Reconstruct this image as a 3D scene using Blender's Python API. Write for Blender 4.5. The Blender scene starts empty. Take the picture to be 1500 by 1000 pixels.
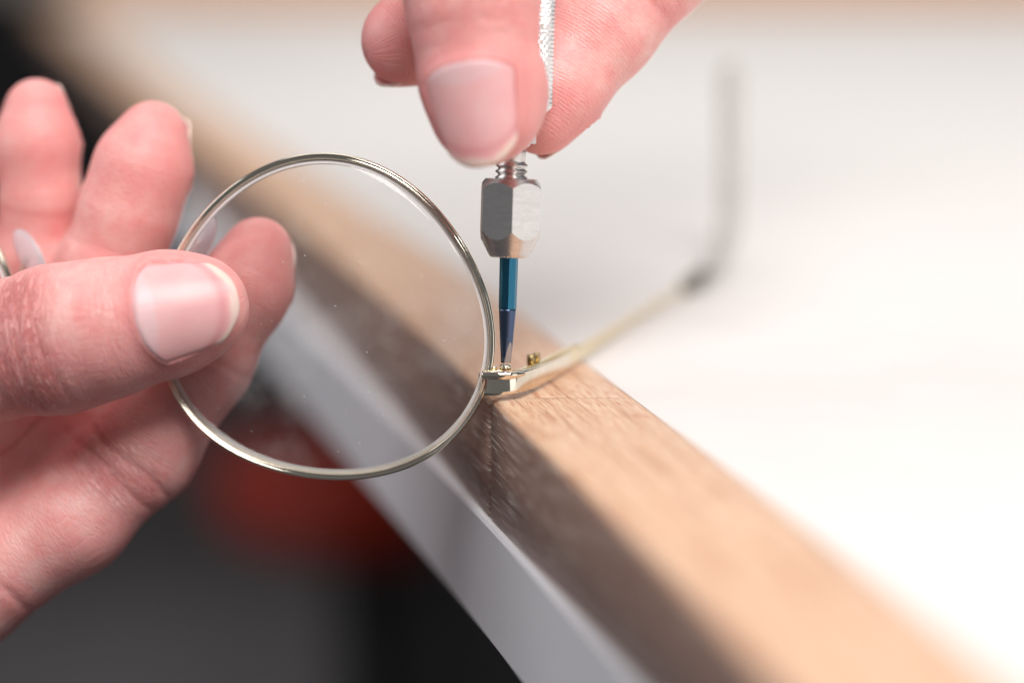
import bpy, bmesh, math, random
import numpy as np
from mathutils import Vector, Matrix

random.seed(4)
rng = np.random.default_rng(4)
MM = 0.001
scene = bpy.context.scene
COL = scene.collection

# ------------------------------------------------------------------ camera
PITCH = math.radians(10.0)
DIST = 360.0                 # mm from lens to the plane in focus
FPX = 3600.0                 # focal length in photograph pixels (1500 wide)
RIGHT = np.array([1.0, 0, 0])
FWD = np.array([0, math.cos(PITCH), -math.sin(PITCH)])
UP = np.array([0, math.sin(PITCH), math.cos(PITCH)])
CAM = -(DIST * FWD - 3.0 * RIGHT - 8.5 * UP)     # world origin = upper front arris of the bench under the hinge


def cam(px, py, dz=0.0):
    """a point of the place (mm) measured off the photograph at depth dz behind the focus plane"""
    z = DIST + dz
    return CAM + FWD * z + RIGHT * ((px - 750) / FPX * z) + UP * ((500 - py) / FPX * z)


cd = bpy.data.cameras.new('camera')
co = bpy.data.objects.new('camera', cd)
COL.objects.link(co)
scene.camera = co
co.location = Vector(CAM * MM)
co.rotation_euler = (math.pi / 2 - PITCH, 0, 0)
cd.sensor_width = 36.0
cd.lens = FPX / 1500 * 36.0
cd.clip_start = 0.01
cd.clip_end = 50
cd.dof.use_dof = True
cd.dof.focus_distance = (DIST - 1.0) * MM
cd.dof.aperture_fstop = cd.lens / 17.5
cd.dof.aperture_blades = 0

# ------------------------------------------------------------------ world, lamps, exposure
world = bpy.data.worlds.new('World')
scene.world = world
world.use_nodes = True
bg = world.node_tree.nodes['Background']
bg.inputs[0].default_value = (0.93, 0.95, 1.0, 1)
bg.inputs[1].default_value = 0.16


def area_lamp(name, loc, target, sx, sy, power, colour):
    l = bpy.data.lights.new(name, 'AREA')
    l.shape = 'RECTANGLE'
    l.size = sx
    l.size_y = sy
    l.energy = power
    l.color = colour
    o = bpy.data.objects.new(name, l)
    COL.objects.link(o)
    o.location = loc
    d = Vector(target) - Vector(loc)
    o.rotation_euler = d.to_track_quat('-Z', 'Y').to_euler()
    return o


area_lamp('softbox_lamp', (0.24, -0.98, 1.30), (0.03, 0.05, 0.0), 0.9, 0.9, 33.5, (1.0, 0.97, 0.95))
area_lamp('ceiling_lamp', (0.1, 1.0, 1.7), (0.0, 0.6, 0.0), 2.0, 1.5, 17.0, (1.0, 0.96, 0.92))
area_lamp('window_lamp', (0.7, 2.6, 0.70), (0.05, 0.1, 0.0), 2.0, 1.2, 6.0, (1.0, 0.98, 0.97))
area_lamp('side_accent_lamp', (1.7, -0.75, 0.42), (0.03, 0.0, 0.03), 1.3, 0.9, 4.5, (1.0, 0.98, 0.97))  # unseen lamp added to brighten the right facet of the nut
area_lamp('fill_lamp', (-1.5, 0.0, 0.75), (0.0, 0.05, -0.05), 1.2, 1.2, 8.5, (0.97, 0.975, 1.0))

scene.render.engine = 'CYCLES'
scene.view_settings.view_transform = 'Standard'
scene.view_settings.look = 'None'
scene.view_settings.gamma = 1.0
scene.view_settings.exposure = 0.0
scene.cycles.use_denoising = True
scene.cycles.max_bounces = 10
scene.cycles.transparent_max_bounces = 16
scene.cycles.sample_clamp_indirect = 6.0


# ------------------------------------------------------------------ helpers
def tag(o, label=None, cat=None, group=None, kind=None):
    if label: o['label'] = label
    if cat: o['category'] = cat
    if group: o['group'] = group
    if kind: o['kind'] = kind
    return o


def empty(name, loc=(0, 0, 0)):
    o = bpy.data.objects.new(name, None)
    o.empty_display_size = 0.01
    COL.objects.link(o)
    o.location = Vector(loc) * MM
    return o


def mesh_obj(name, verts, faces, mats, parent=None, smooth=True, face_mats=None):
    """verts in mm, world (or local to an unrotated parent at its own place when parent_local)"""
    me = bpy.data.meshes.new(name)
    v = np.asarray(verts, dtype=float) * MM
    me.from_pydata(v.tolist(), [], [tuple(int(i) for i in f) for f in faces])
    o = bpy.data.objects.new(name, me)
    COL.objects.link(o)
    for m in (mats if isinstance(mats, (list, tuple)) else [mats]):
        me.materials.append(m)
    if face_mats is not None:
        me.polygons.foreach_set('material_index', np.asarray(face_mats, dtype=np.int32))
    if smooth:
        me.polygons.foreach_set('use_smooth', [True] * len(me.polygons))
    me.update()
    if parent is not None:
        o.parent = parent
        o.matrix_parent_inverse = parent.matrix_basis.inverted() if parent.get('_w') else Matrix()
    return o


def to_local(o, parent):
    """mesh was made in world mm: attach it under parent without moving it"""
    o.parent = parent
    M = parent.matrix_basis.inverted()
    if parent.parent is not None:
        M = M @ parent.parent.matrix_basis.inverted()
    o.data.transform(M)
    o.matrix_parent_inverse = Matrix()
    return o


def set_uv(o, uv_per_vert):
    me = o.data
    lay = me.uv_layers.new(name='UVMap')
    idx = np.empty(len(me.loops), dtype=np.int32)
    me.loops.foreach_get('vertex_index', idx)
    lay.data.foreach_set('uv', np.asarray(uv_per_vert, dtype=np.float32)[idx].ravel())


def set_attr(o, name, col):
    a = o.data.color_attributes.new(name, 'FLOAT_COLOR', 'POINT')
    c = np.ones((len(o.data.vertices), 4), dtype=np.float32)
    c[:, :col.shape[1]] = col
    a.data.foreach_set('color', c.ravel())


def fix_normals(o):
    bm = bmesh.new()
    bm.from_mesh(o.data)
    bmesh.ops.recalc_face_normals(bm, faces=bm.faces)
    bm.to_mesh(o.data)
    bm.free()
    return o


def unit(v):
    v = np.asarray(v, dtype=float)
    return v / np.linalg.norm(v)


def catmull(pts, n=12, closed=False):
    pts = np.asarray(pts, dtype=float)
    m = len(pts)
    out = []
    rngi = range(m) if closed else range(m - 1)
    for i in rngi:
        if closed:
            p0, p1, p2, p3 = pts[(i - 1) % m], pts[i], pts[(i + 1) % m], pts[(i + 2) % m]
        else:
            p1, p2 = pts[i], pts[i + 1]
            p0 = pts[i - 1] if i > 0 else 2 * p1 - p2
            p3 = pts[i + 2] if i + 2 < m else 2 * p2 - p1
        for k in range(n):
            t = k / n
            out.append(0.5 * ((2 * p1) + (-p0 + p2) * t + (2 * p0 - 5 * p1 + 4 * p2 - p3) * t * t
                              + (-p0 + 3 * p1 - 3 * p2 + p3) * t ** 3))
    if not closed:
        out.append(pts[-1])
    return np.array(out)


def sweep(path, section_fn, up=None, closed=False, caps=True):
    """section_fn(i, n) -> list of (a, b): a along side vector, b along up vector (mm)"""
    path = np.asarray(path, dtype=float)
    n = len(path)
    V, Fc = [], []
    for i in range(n):
        if closed:
            t = unit(path[(i + 1) % n] - path[i - 1])
        else:
            t = unit(path[min(i + 1, n - 1)] - path[max(i - 1, 0)])
        u = np.asarray(up(i) if callable(up) else up, dtype=float)
        s = unit(np.cross(t, u))
        u2 = np.cross(s, t)
        sec = section_fn(i, n)
        for a, b in sec:
            V.append(path[i] + s * a + u2 * b)
    k = len(sec)
    for i in range(n if closed else n - 1):
        j = (i + 1) % n
        for q in range(k):
            r = (q + 1) % k
            Fc.append((i * k + q, i * k + r, j * k + r, j * k + q))
    if caps and not closed:
        Fc.append(tuple(range(k))[::-1])
        Fc.append(tuple((n - 1) * k + q for q in range(k)))
    return np.array(V), Fc


def ellipse_sec(a, b, k=12, p=2.0):
    out = []
    for q in range(k):
        t = 2 * math.pi * q / k
        c, s = math.cos(t), math.sin(t)
        out.append((a * math.copysign(abs(c) ** (2 / p), c), b * math.copysign(abs(s) ** (2 / p), s)))
    return out


def lathe(profile, seg=64):
    """profile: (r, z) list bottom to top, local mm"""
    V, Fc = [], []
    for r, z in profile:
        for k in range(seg):
            a = 2 * math.pi * k / seg
            V.append((r * math.cos(a), r * math.sin(a), z))
    for i in range(len(profile) - 1):
        for k in range(seg):
            j = (k + 1) % seg
            Fc.append((i * seg + k, i * seg + j, (i + 1) * seg + j, (i + 1) * seg + k))
    Fc.append(tuple(range(seg))[::-1])
    Fc.append(tuple((len(profile) - 1) * seg + k for k in range(seg)))
    return V, Fc


# ------------------------------------------------------------------ materials
class NT:
    def __init__(self, name):
        self.m = bpy.data.materials.new(name)
        self.m.use_nodes = True
        self.t = self.m.node_tree
        self.b = self.t.nodes['Principled BSDF']
        self.out = self.t.nodes['Material Output']

    def n(self, kind, **kw):
        nd = self.t.nodes.new(kind)
        for k, v in kw.items():
            if k == 'inp':
                for a, b in v.items():
                    nd.inputs[a].default_value = b
            else:
                setattr(nd, k, v)
        return nd

    def l(self, a, b):
        self.t.links.new(a, b)

    def math(self, op, a, b=None, clamp=False):
        nd = self.n('ShaderNodeMath', operation=op, use_clamp=clamp)
        for i, x in enumerate((a, b)):
            if x is None: continue
            if isinstance(x, (int, float)): nd.inputs[i].default_value = x
            else: self.l(x, nd.inputs[i])
        return nd.outputs[0]

    def mix(self, fac, a, b, mode='MIX'):
        nd = self.n('ShaderNodeMix', data_type='RGBA', blend_type=mode)
        for i, x in ((0, fac), (6, a), (7, b)):
            if isinstance(x, (int, float)): nd.inputs[i].default_value = x
            elif isinstance(x, (tuple, list)): nd.inputs[i].default_value = (*x, 1) if len(x) == 3 else x
            else: self.l(x, nd.inputs[i])
        return nd.outputs[2]

    def ramp(self, fac, stops):
        nd = self.n('ShaderNodeValToRGB')
        e = nd.color_ramp.elements
        while len(e) < len(stops): e.new(0.5)
        for el, (p, c) in zip(e, stops):
            el.position = p
            el.color = (*c, 1) if len(c) == 3 else c
        self.l(fac, nd.inputs[0])
        return nd.outputs[0]

    def noise(self, vec, scale, detail=3, rough=0.55, dist=0.0):
        nd = self.n('ShaderNodeTexNoise', inp={'Scale': scale, 'Detail': detail, 'Roughness': rough, 'Distortion': dist})
        if vec is not None: self.l(vec, nd.inputs['Vector'])
        return nd.outputs[0]

    def mapping(self, vec, scale=(1, 1, 1), loc=(0, 0, 0), rot=(0, 0, 0)):
        nd = self.n('ShaderNodeMapping')
        nd.inputs['Scale'].default_value = scale
        nd.inputs['Location'].default_value = loc
        nd.inputs['Rotation'].default_value = rot
        self.l(vec, nd.inputs['Vector'])
        return nd.outputs[0]

    def bump(self, h, dist, strength=1.0, normal=None):
        nd = self.n('ShaderNodeBump', inp={'Strength': strength, 'Distance': dist})
        self.l(h, nd.inputs['Height'])
        if normal is not None: self.l(normal, nd.inputs['Normal'])
        return nd.outputs[0]

    def set(self, **kw):
        for k, v in kw.items():
            k = k.replace('_', ' ')
            if k not in self.b.inputs: k = {'Coat': 'Coat Weight', 'Specular': 'Specular IOR Level',
                                            'Transmission': 'Transmission Weight', 'Subsurface': 'Subsurface Weight'}[k]
            if isinstance(v, (int, float)): self.b.inputs[k].default_value = v
            elif isinstance(v, tuple): self.b.inputs[k].default_value = (*v, 1) if len(v) == 3 and k.endswith('olor') else v
            else: self.l(v, self.b.inputs[k])


def simple_mat(name, col, rough=0.5, metal=0.0, noise_scale=400.0, var=0.12, bump=0.0, **kw):
    M = NT(name)
    tc = M.n('ShaderNodeTexCoord').outputs['Object']
    nz = M.noise(tc, noise_scale, 4)
    a = tuple(c * (1 - var) for c in col)
    b = tuple(min(1, c * (1 + var)) for c in col)
    M.set(Base_Color=M.ramp(nz, [(0.3, a), (0.7, b)]), Roughness=M.math('ADD', M.math('MULTIPLY', nz, rough * 0.4), rough * 0.8), Metallic=metal, **kw)
    if bump: M.set(Normal=M.bump(nz, bump))
    return M.m


def wood_mat(name, light, mid, dark, painted_glints):
    M = NT(name)
    uv = M.n('ShaderNodeUVMap').outputs[0]
    grain = M.noise(M.mapping(uv, (0.035, 1.1, 1)), 1.0, 5, 0.6, 0.6)
    fine = M.noise(M.mapping(uv, (0.16, 7.0, 1)), 1.0, 4, 0.65)
    broad = M.noise(M.mapping(uv, (0.012, 0.12, 1)), 1.0, 2)
    c = M.ramp(grain, [(0.34, dark), (0.45, mid), (0.56, light), (0.7, tuple(min(1, x * 1.08) for x in light))])
    c = M.mix(M.math('MULTIPLY', M.ramp(broad, [(0.4, (0, 0, 0)), (0.7, (1, 1, 1))]), 0.35), c, mid)
    # short reddish pores along the grain
    pore = M.noise(M.mapping(uv, (0.22, 3.2, 1), (31, 7, 0)), 1.0, 2, 0.5)
    pm = M.ramp(pore, [(0.53, (0, 0, 0)), (0.64, (1, 1, 1))])
    c = M.mix(M.math('MULTIPLY', pm, 0.95), c, tuple(x * f for x, f in zip(mid, (0.80, 0.52, 0.42))))
    c = M.mix(M.math('MULTIPLY', M.ramp(fine, [(0.35, (0, 0, 0)), (0.7, (1, 1, 1))]), 0.38), c, dark)
    rough = M.math('ADD', M.math('MULTIPLY', fine, 0.3), 0.27)
    h = M.math('ADD', M.math('MULTIPLY', fine, 0.9), M.math('MULTIPLY', grain, 1.0))
    if painted_glints:
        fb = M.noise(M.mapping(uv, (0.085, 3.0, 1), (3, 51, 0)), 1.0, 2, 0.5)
        fm = M.ramp(fb, [(0.585, (0, 0, 0)), (0.63, (1, 1, 1))])  # pale dashes: glints off the grain ridges, painted into the colour
        c = M.mix(M.math('MULTIPLY', fm, painted_glints), c, (0.95, 0.84, 0.73))
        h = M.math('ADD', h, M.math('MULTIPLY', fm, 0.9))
    M.set(Base_Color=c, Roughness=rough, Normal=M.bump(h, 0.00012, 0.8))
    return M.m


def metal_mat(name, col, rough, streak=None, bump=0.00002):
    M = NT(name)
    tc = M.n('ShaderNodeTexCoord').outputs['Object']
    if streak:
        tc = M.mapping(tc, streak)
    nz = M.noise(tc, 1500.0, 4, 0.6)
    big = M.noise(tc, 300.0, 3)
    M.set(Base_Color=M.ramp(big, [(0.3, tuple(c * 0.88 for c in col)), (0.7, col)]), Metallic=1.0,
          Roughness=M.math('ADD', M.math('MULTIPLY', nz, rough * 0.8), rough * 0.6))
    if bump: M.set(Normal=M.bump(nz, bump, 0.4))
    return M.m


MAT = {}
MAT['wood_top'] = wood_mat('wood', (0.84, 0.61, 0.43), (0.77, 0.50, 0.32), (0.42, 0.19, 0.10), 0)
MAT['wood_face'] = wood_mat('wood_sawn_face_shaded', (0.46, 0.30, 0.24), (0.39, 0.245, 0.195), (0.28, 0.17, 0.135), 0.85)  # darker copy of the edging wood, shade of the front face in its colour
MAT['table_white'] = simple_mat('white_laminate', (0.75, 0.725, 0.70), 0.5, 0, 60.0, 0.02, 0.00002, Specular=0.35)
MAT['panel'] = simple_mat('panel_grey', (0.80, 0.80, 0.835), 0.5, 0, 2600.0, 0.05, 0.00006)
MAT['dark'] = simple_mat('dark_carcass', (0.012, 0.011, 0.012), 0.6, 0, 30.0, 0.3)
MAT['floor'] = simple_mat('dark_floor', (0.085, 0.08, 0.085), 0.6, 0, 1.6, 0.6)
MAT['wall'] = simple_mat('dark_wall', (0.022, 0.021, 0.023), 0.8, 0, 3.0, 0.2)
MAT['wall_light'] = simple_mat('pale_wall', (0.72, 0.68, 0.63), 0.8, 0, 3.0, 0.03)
MAT['red'] = simple_mat('red_vinyl', (0.46, 0.03, 0.01), 0.45, 0, 12.0, 0.2)
MAT['steel_polished'] = metal_mat('polished_pale_gold', (0.88, 0.80, 0.66), 0.06, None, 0)
MAT['gold'] = metal_mat('gold_plate', (0.84, 0.66, 0.33), 0.14, None, 0)
MAT['steel'] = metal_mat('machined_steel', (0.70, 0.67, 0.65), 0.3, (1, 1, 6))
MAT['pale_gold'] = metal_mat('pale_gold', (0.86, 0.73, 0.48), 0.14, None, 0)
MAT['old_brass'] = metal_mat('dull_brass', (0.46, 0.35, 0.17), 0.3, None, 0)
MAT['dark_steel'] = metal_mat('dark_steel', (0.24, 0.22, 0.18), 0.35)
MAT['alu'] = metal_mat('bright_aluminium', (0.93, 0.93, 0.93), 0.38)
MAT['blue'] = metal_mat('blued_steel', (0.04, 0.18, 0.29), 0.3, (1, 1, 0.15), 0.00003)
MAT['blue_dark'] = metal_mat('dark_blued_steel', (0.09, 0.13, 0.22), 0.3, (1, 1, 0.15), 0.00003)
MAT['tip'] = metal_mat('ground_steel', (0.42, 0.40, 0.42), 0.4, (1, 1, 0.2), 0.00004)

# temple tip: cloudy grey acetate
M = NT('grey_acetate')
M.set(Base_Color=(0.66, 0.64, 0.60), Roughness=0.25, Transmission=0.35)
MAT['acetate'] = M.m
M = NT('clear_silicone')
M.set(Base_Color=(0.93, 0.90, 0.95), Roughness=0.18, Transmission=0.6, IOR=1.4)
MAT['silicone'] = M.m

# spectacle lens: thin clear sheet with surface reflection, faint dust specks and a painted reflection haze
M = NT('lens_clear')
tr = M.n('ShaderNodeBsdfTransparent', inp={'Color': (0.993, 0.993, 0.991, 1)})
gl = M.n('ShaderNodeBsdfGlossy', inp={'Roughness': 0.02})
lw = M.n('ShaderNodeFresnel', inp={'IOR': 1.5})
mx = M.n('ShaderNodeMixShader')
M.l(M.math('MULTIPLY', lw.outputs[0], 0.65), mx.inputs[0]); M.l(tr.outputs[0], mx.inputs[1]); M.l(gl.outputs[0], mx.inputs[2])
tc = M.n('ShaderNodeTexCoord').outputs['Object']
vo = M.n('ShaderNodeTexVoronoi', inp={'Scale': 620.0})
M.l(tc, vo.inputs['Vector'])
sp = M.ramp(vo.outputs['Distance'], [(0.04, (1, 1, 1)), (0.075, (0, 0, 0))])
pick = M.ramp(M.n('ShaderNodeSeparateColor').outputs[0], [(0.0, (0, 0, 0)), (1, (1, 1, 1))])
sc_ = [n for n in M.t.nodes if n.type == 'SEPARATE_COLOR'][0]
M.l(vo.outputs['Color'], sc_.inputs[0])
keep = M.math('GREATER_THAN', sc_.outputs[0], 0.6)
reflect_haze = M.ramp(M.noise(tc, 70.0, 4), [(0.5, (0, 0, 0)), (0.8, (1, 1, 1))])  # milky patches painted in for a faint reflection on the lens
dust_haze = M.math('ADD', M.math('MULTIPLY', M.math('MULTIPLY', sp, keep), 0.5), M.math('MULTIPLY', reflect_haze, 0.12))
df = M.n('ShaderNodeBsdfDiffuse', inp={'Color': (0.85, 0.84, 0.83, 1)})
mx2 = M.n('ShaderNodeMixShader')
M.l(dust_haze, mx2.inputs[0]); M.l(mx.outputs[0], mx2.inputs[1]); M.l(df.outputs[0], mx2.inputs[2])
M.l(mx2.outputs[0], M.out.inputs['Surface'])
MAT['lens'] = M.m
M = NT('lens_bevel')
M.set(Base_Color=(0.86, 0.84, 0.83), Roughness=0.35, Transmission=0.35)
MAT['bevel'] = M.m


def skin_mat(name, base, redder, paler):
    M = NT(name)
    uv = M.n('ShaderNodeUVMap').outputs[0]                        # mm along the finger, mm around it
    tc = M.n('ShaderNodeTexCoord').outputs['Object']
    at = M.n('ShaderNodeVertexColor', layer_name='zones')
    sep = M.n('ShaderNodeSeparateColor')
    M.l(at.outputs['Color'], sep.inputs[0])
    knuckle, pad, flush = sep.outputs[0], sep.outputs[1], sep.outputs[2]
    mott = M.noise(tc, 260.0, 4, 0.6)
    fine = M.noise(tc, 1100.0, 3, 0.6)
    c = M.mix(M.ramp(mott, [(0.35, (0, 0, 0)), (0.7, (1, 1, 1))]), redder, paler)
    patch = M.noise(tc, 85.0, 3, 0.5)
    c = M.mix(M.ramp(patch, [(0.4, (0, 0, 0)), (0.68, (0.75, 0.75, 0.75))]), c, redder)
    c = M.mix(0.36, c, base)
    c = M.mix(M.math('MULTIPLY', flush, 0.75), c, redder)
    c = M.mix(M.math('MULTIPLY', fine, 0.18), c, paler)
    # relief: skin cells, wrinkles across the knuckles, ridges on the pads
    vor = M.n('ShaderNodeTexVoronoi', feature='DISTANCE_TO_EDGE', inp={'Scale': 1.0, 'Randomness': 0.9})
    warp = M.noise(M.mapping(uv, (0.35, 0.35, 1)), 1.0, 3)
    wv = M.n('ShaderNodeVectorMath', operation='ADD')
    M.l(M.mapping(uv, (1.5, 0.8, 1)), wv.inputs[0])
    cmb = M.n('ShaderNodeCombineXYZ'); M.l(M.math('MULTIPLY', warp, 2.6), cmb.inputs[0]); M.l(M.math('MULTIPLY', warp, 1.4), cmb.inputs[1])
    M.l(cmb.outputs[0], wv.inputs[1])
    M.l(wv.outputs[0], vor.inputs['Vector'])
    cell = M.ramp(vor.outputs['Distance'], [(0.0, (0, 0, 0)), (0.16, (1, 1, 1))])
    wr = M.noise(M.mapping(uv, (1.55, 0.17, 1)), 1.0, 3, 0.55, 1.1)
    wr = M.ramp(M.math('ABSOLUTE', M.math('SUBTRACT', wr, 0.5)), [(0.0, (0, 0, 0)), (0.075, (1, 1, 1))])
    wr2 = M.noise(M.mapping(uv, (1.0, 0.42, 1), (9, 3, 0), (0, 0, 0.6)), 1.0, 2, 0.5, 1.2)
    wr2 = M.ramp(M.math('ABSOLUTE', M.math('SUBTRACT', wr2, 0.5)), [(0.0, (0, 0, 0)), (0.05, (1, 1, 1))])
    kn = M.math('MULTIPLY', M.math('SUBTRACT', 1.0, M.math('MULTIPLY', wr, wr2)), knuckle)
    wave = M.n('ShaderNodeTexWave', wave_type='BANDS', bands_direction='X', inp={'Scale': 0.62, 'Distortion': 5.0, 'Detail': 1.0, 'Detail Scale': 0.35})
    M.l(M.mapping(uv, (1.0, 0.45, 1)), wave.inputs['Vector'])
    ridge = M.math('MULTIPLY', wave.outputs[1], pad)
    h = M.math('ADD', M.math('MULTIPLY', cell, 0.22), M.math('MULTIPLY', fine, 0.2))
    h = M.math('SUBTRACT', h, M.math('MULTIPLY', kn, 1.35))
    h = M.math('ADD', h, M.math('MULTIPLY', ridge, 0.16))
    c = M.mix(M.math('MULTIPLY', kn, 0.72), c, tuple(x * f for x, f in zip(redder, (0.72, 0.5, 0.5))))
    M.set(Base_Color=c, Roughness=M.math('ADD', M.math('MULTIPLY', fine, 0.2), 0.36), Specular=0.5,
          Subsurface=0.55, Subsurface_Radius=(1.0, 0.32, 0.22), Subsurface_Scale=0.0022,
          Normal=M.bump(h, 0.0002, 0.85))
    return M.m


MAT['skin'] = skin_mat('skin', (0.84, 0.43, 0.40), (0.80, 0.27, 0.265), (0.89, 0.58, 0.53))
M = NT('nail')
at = M.n('ShaderNodeVertexColor', layer_name='zones')
sep = M.n('ShaderNodeSeparateColor')
M.l(at.outputs['Color'], sep.inputs[0])
uvn = M.n('ShaderNodeUVMap').outputs[0]
stri = M.noise(M.mapping(uvn, (0.05, 3.0, 1)), 1.0, 3)
blot = M.noise(M.mapping(uvn, (0.16, 0.22, 1)), 1.0, 2)
c = M.mix(blot, (0.81, 0.36, 0.38), (0.86, 0.54, 0.52))
c = M.mix(M.math('MULTIPLY', sep.outputs[1], 0.4), c, (0.80, 0.60, 0.63))
c = M.mix(sep.outputs[2], c, (0.70, 0.27, 0.28))
c = M.mix(sep.outputs[0], c, (0.83, 0.62, 0.55))
M.set(Base_Color=c, Roughness=0.38, Subsurface=0.4, Subsurface_Radius=(1, 0.4, 0.3), Subsurface_Scale=0.001,
      Normal=M.bump(stri, 0.00005, 0.6))
MAT['nail'] = M.m

# ------------------------------------------------------------------ room far out of focus
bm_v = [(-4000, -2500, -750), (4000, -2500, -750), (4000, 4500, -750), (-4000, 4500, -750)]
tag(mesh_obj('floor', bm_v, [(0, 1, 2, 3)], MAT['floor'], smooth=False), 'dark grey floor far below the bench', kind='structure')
tag(mesh_obj('wall', [(-4000, 4500, -60), (4000, 4500, -60), (4000, 4500, 2400), (-4000, 4500, 2400)], [(0, 1, 2, 3)], MAT['wall_light'], smooth=False),
    'pale wall across the room', kind='structure')
tag(mesh_obj('lower_wall_shade', [(-4000, 4490, -750), (4000, 4490, -750), (4000, 4490, -62), (-4000, 4490, -62)], [(0, 1, 2, 3)], MAT['wall'], smooth=False),  # dark colour stands in for the darkness below bench level
    'lower band of the far wall, coloured dark as under-bench shade', kind='structure')


# ------------------------------------------------------------------ workbench
def front_x(y):
    if y > 300:
        return -69.9 - 0.25 * (min(y, 620) - 300) - 0.2275 * max(0, y - 620)
    if y < -220:
        return front_x(-220) - 0.19 * (y + 220)
    return -0.215 * y - 0.00006 * y * y


def panel_x(y):
    return -0.236 * y - 0.00004 * min(abs(y), 300) * y * (1 if y > 0 else 0) - 0.9


bench = empty('workbench', (0, 0, -750))
tag(bench, 'white topped workbench with pale wooden edging and grey apron strip', 'workbench')
WIDTH = 21.3


def ring_sweep(ys, section, fx):
    """section(y, x) -> list of (x, z, vcoord)"""
    V, UV, Fc = [], [], []
    for y in ys:
        sec = section(y, fx(y))
        for x, z, v in sec:
            V.append((x, y, z)); UV.append((y, v))
    k = len(sec)
    for i in range(len(ys) - 1):
        for q in range(k):
            r = (q + 1) % k
            Fc.append((i * k + q, (i + 1) * k + q, (i + 1) * k + r, i * k + r))
    Fc.append(tuple(range(k)))
    Fc.append(tuple((len(ys) - 1) * k + q for q in range(k))[::-1])
    return V, UV, Fc, k


def edging(y0, y1, steps, seed, name='edging_board', fx=front_x):
    ys = list(np.linspace(y0, y1, steps))
    # ease the two ends so the butt joint reads as a fine groove on the face
    if len(ys) > 3:
        ys[1] = ys[0] + 0.7
        ys[-2] = ys[-1] - 0.7

    def sec(y, x):
        e = 0.7 if (abs(y - y0) < 0.01 or abs(y - y1) < 0.01) else 0.0
        und = 0.12 * math.sin(y * 0.13 + seed) + 0.06 * math.sin(y * 0.71 + 2 * seed)
        r = 1.5
        out = []
        xb = x + 0.03 * min(-y, 140) if y < 0 else x
        out.append((xb + e, -17.8, -17.8 - 40))
        out.append((x + e + und * 0.3, -9, -9 - 40))
        for a in np.linspace(0, math.pi / 2, 7):
            out.append((x + e + r - r * math.cos(a) + und * 0.4 * math.cos(a), -r + r * math.sin(a) - e * 0.03, a * r - r - 40 if a < 0.6 else a * r))
        out.append((x + 7, 0.0, 7.5))
        out.append((x + 14, 0.0, 14.5))
        out.append((x + WIDTH - 0.5, 0.0, WIDTH + 0.0))
        out.append((x + WIDTH, -0.4, WIDTH + .7))
        out.append((x + WIDTH, -17.8, WIDTH + 18))
        return out
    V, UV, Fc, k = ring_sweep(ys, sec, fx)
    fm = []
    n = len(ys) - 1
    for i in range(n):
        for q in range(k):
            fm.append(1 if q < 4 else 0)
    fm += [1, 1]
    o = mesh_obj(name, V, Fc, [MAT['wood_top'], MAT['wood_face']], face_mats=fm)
    fix_normals(o)
    set_uv(o, np.array(UV) + np.array([seed * 137.0, 0]))
    to_local(o, bench)
    return o


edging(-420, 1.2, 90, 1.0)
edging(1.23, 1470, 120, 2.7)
# white top, flush behind the edging
ys = np.linspace(-420, 1470, 60)
V, Fc = [], []
for y in ys:
    x = front_x(y) + WIDTH + 0.15
    V += [(x, y, -0.35), (1500, y, -0.35), (1500, y, -17.5), (x, y, -17.5)]
for i in range(len(ys) - 1):
    for q in range(4):
        r = (q + 1) % 4
        Fc.append((i * 4 + q, (i + 1) * 4 + q, (i + 1) * 4 + r, i * 4 + r))
Fc += [(0, 1, 2, 3), tuple((len(ys) - 1) * 4 + q for q in (3, 2, 1, 0))]
to_local(fix_normals(mesh_obj('tabletop', V, Fc, MAT['table_white'], smooth=False)), bench)
# far edging across the end of the top
V = []
xl = front_x(1470.2) - 0.0
for y, h in ((1470.3, 0), (1639.8, 0)):
    V += [(xl, y, -17.8), (xl, y, -1.0), (xl + 1, y, 0), (1500, y, 0), (1500, y, -17.8)]
Fc = [(q, (q + 1) % 5, 5 + (q + 1) % 5, 5 + q) for q in range(5)] + [(0, 1, 2, 3, 4), (9, 8, 7, 6, 5)]
o = fix_normals(mesh_obj('edging_board', V, Fc, [MAT['wood_top']], smooth=False))
set_uv(o, [(v[0], v[1]) for v in V])
to_local(o, bench)


V = [(xl, 1640.2, -17.8), (1500, 1640.2, -17.8), (1500, 1640.2, 70), (xl, 1640.2, 70), (xl, 1658, -17.8), (1500, 1658, -17.8), (1500, 1658, 70), (xl, 1658, 70)]
o = fix_normals(mesh_obj('back_board', V, [(0, 1, 2, 3), (4, 5, 6, 7), (0, 1, 5, 4), (1, 2, 6, 5), (2, 3, 7, 6), (3, 0, 4, 7)], [MAT['wood_top']], smooth=False))
set_uv(o, [(v[0], v[2]) for v in V])
to_local(o, bench)
# apron strip under the edging
def psec(y, x):
    return [(x + 0.25, -36.0, 0), (x, -35.6, 1), (x, -18.9, 18), (x + 0.35, -18.35, 19), (x + 7.5, -18.2, 26), (x + 7.5, -36.0, 44)]


ys = np.linspace(-420, 430, 90)
V, UV, Fc, k = ring_sweep(ys, psec, panel_x)
to_local(fix_normals(mesh_obj('apron', V, Fc, MAT['panel'], smooth=False)), bench)
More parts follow.
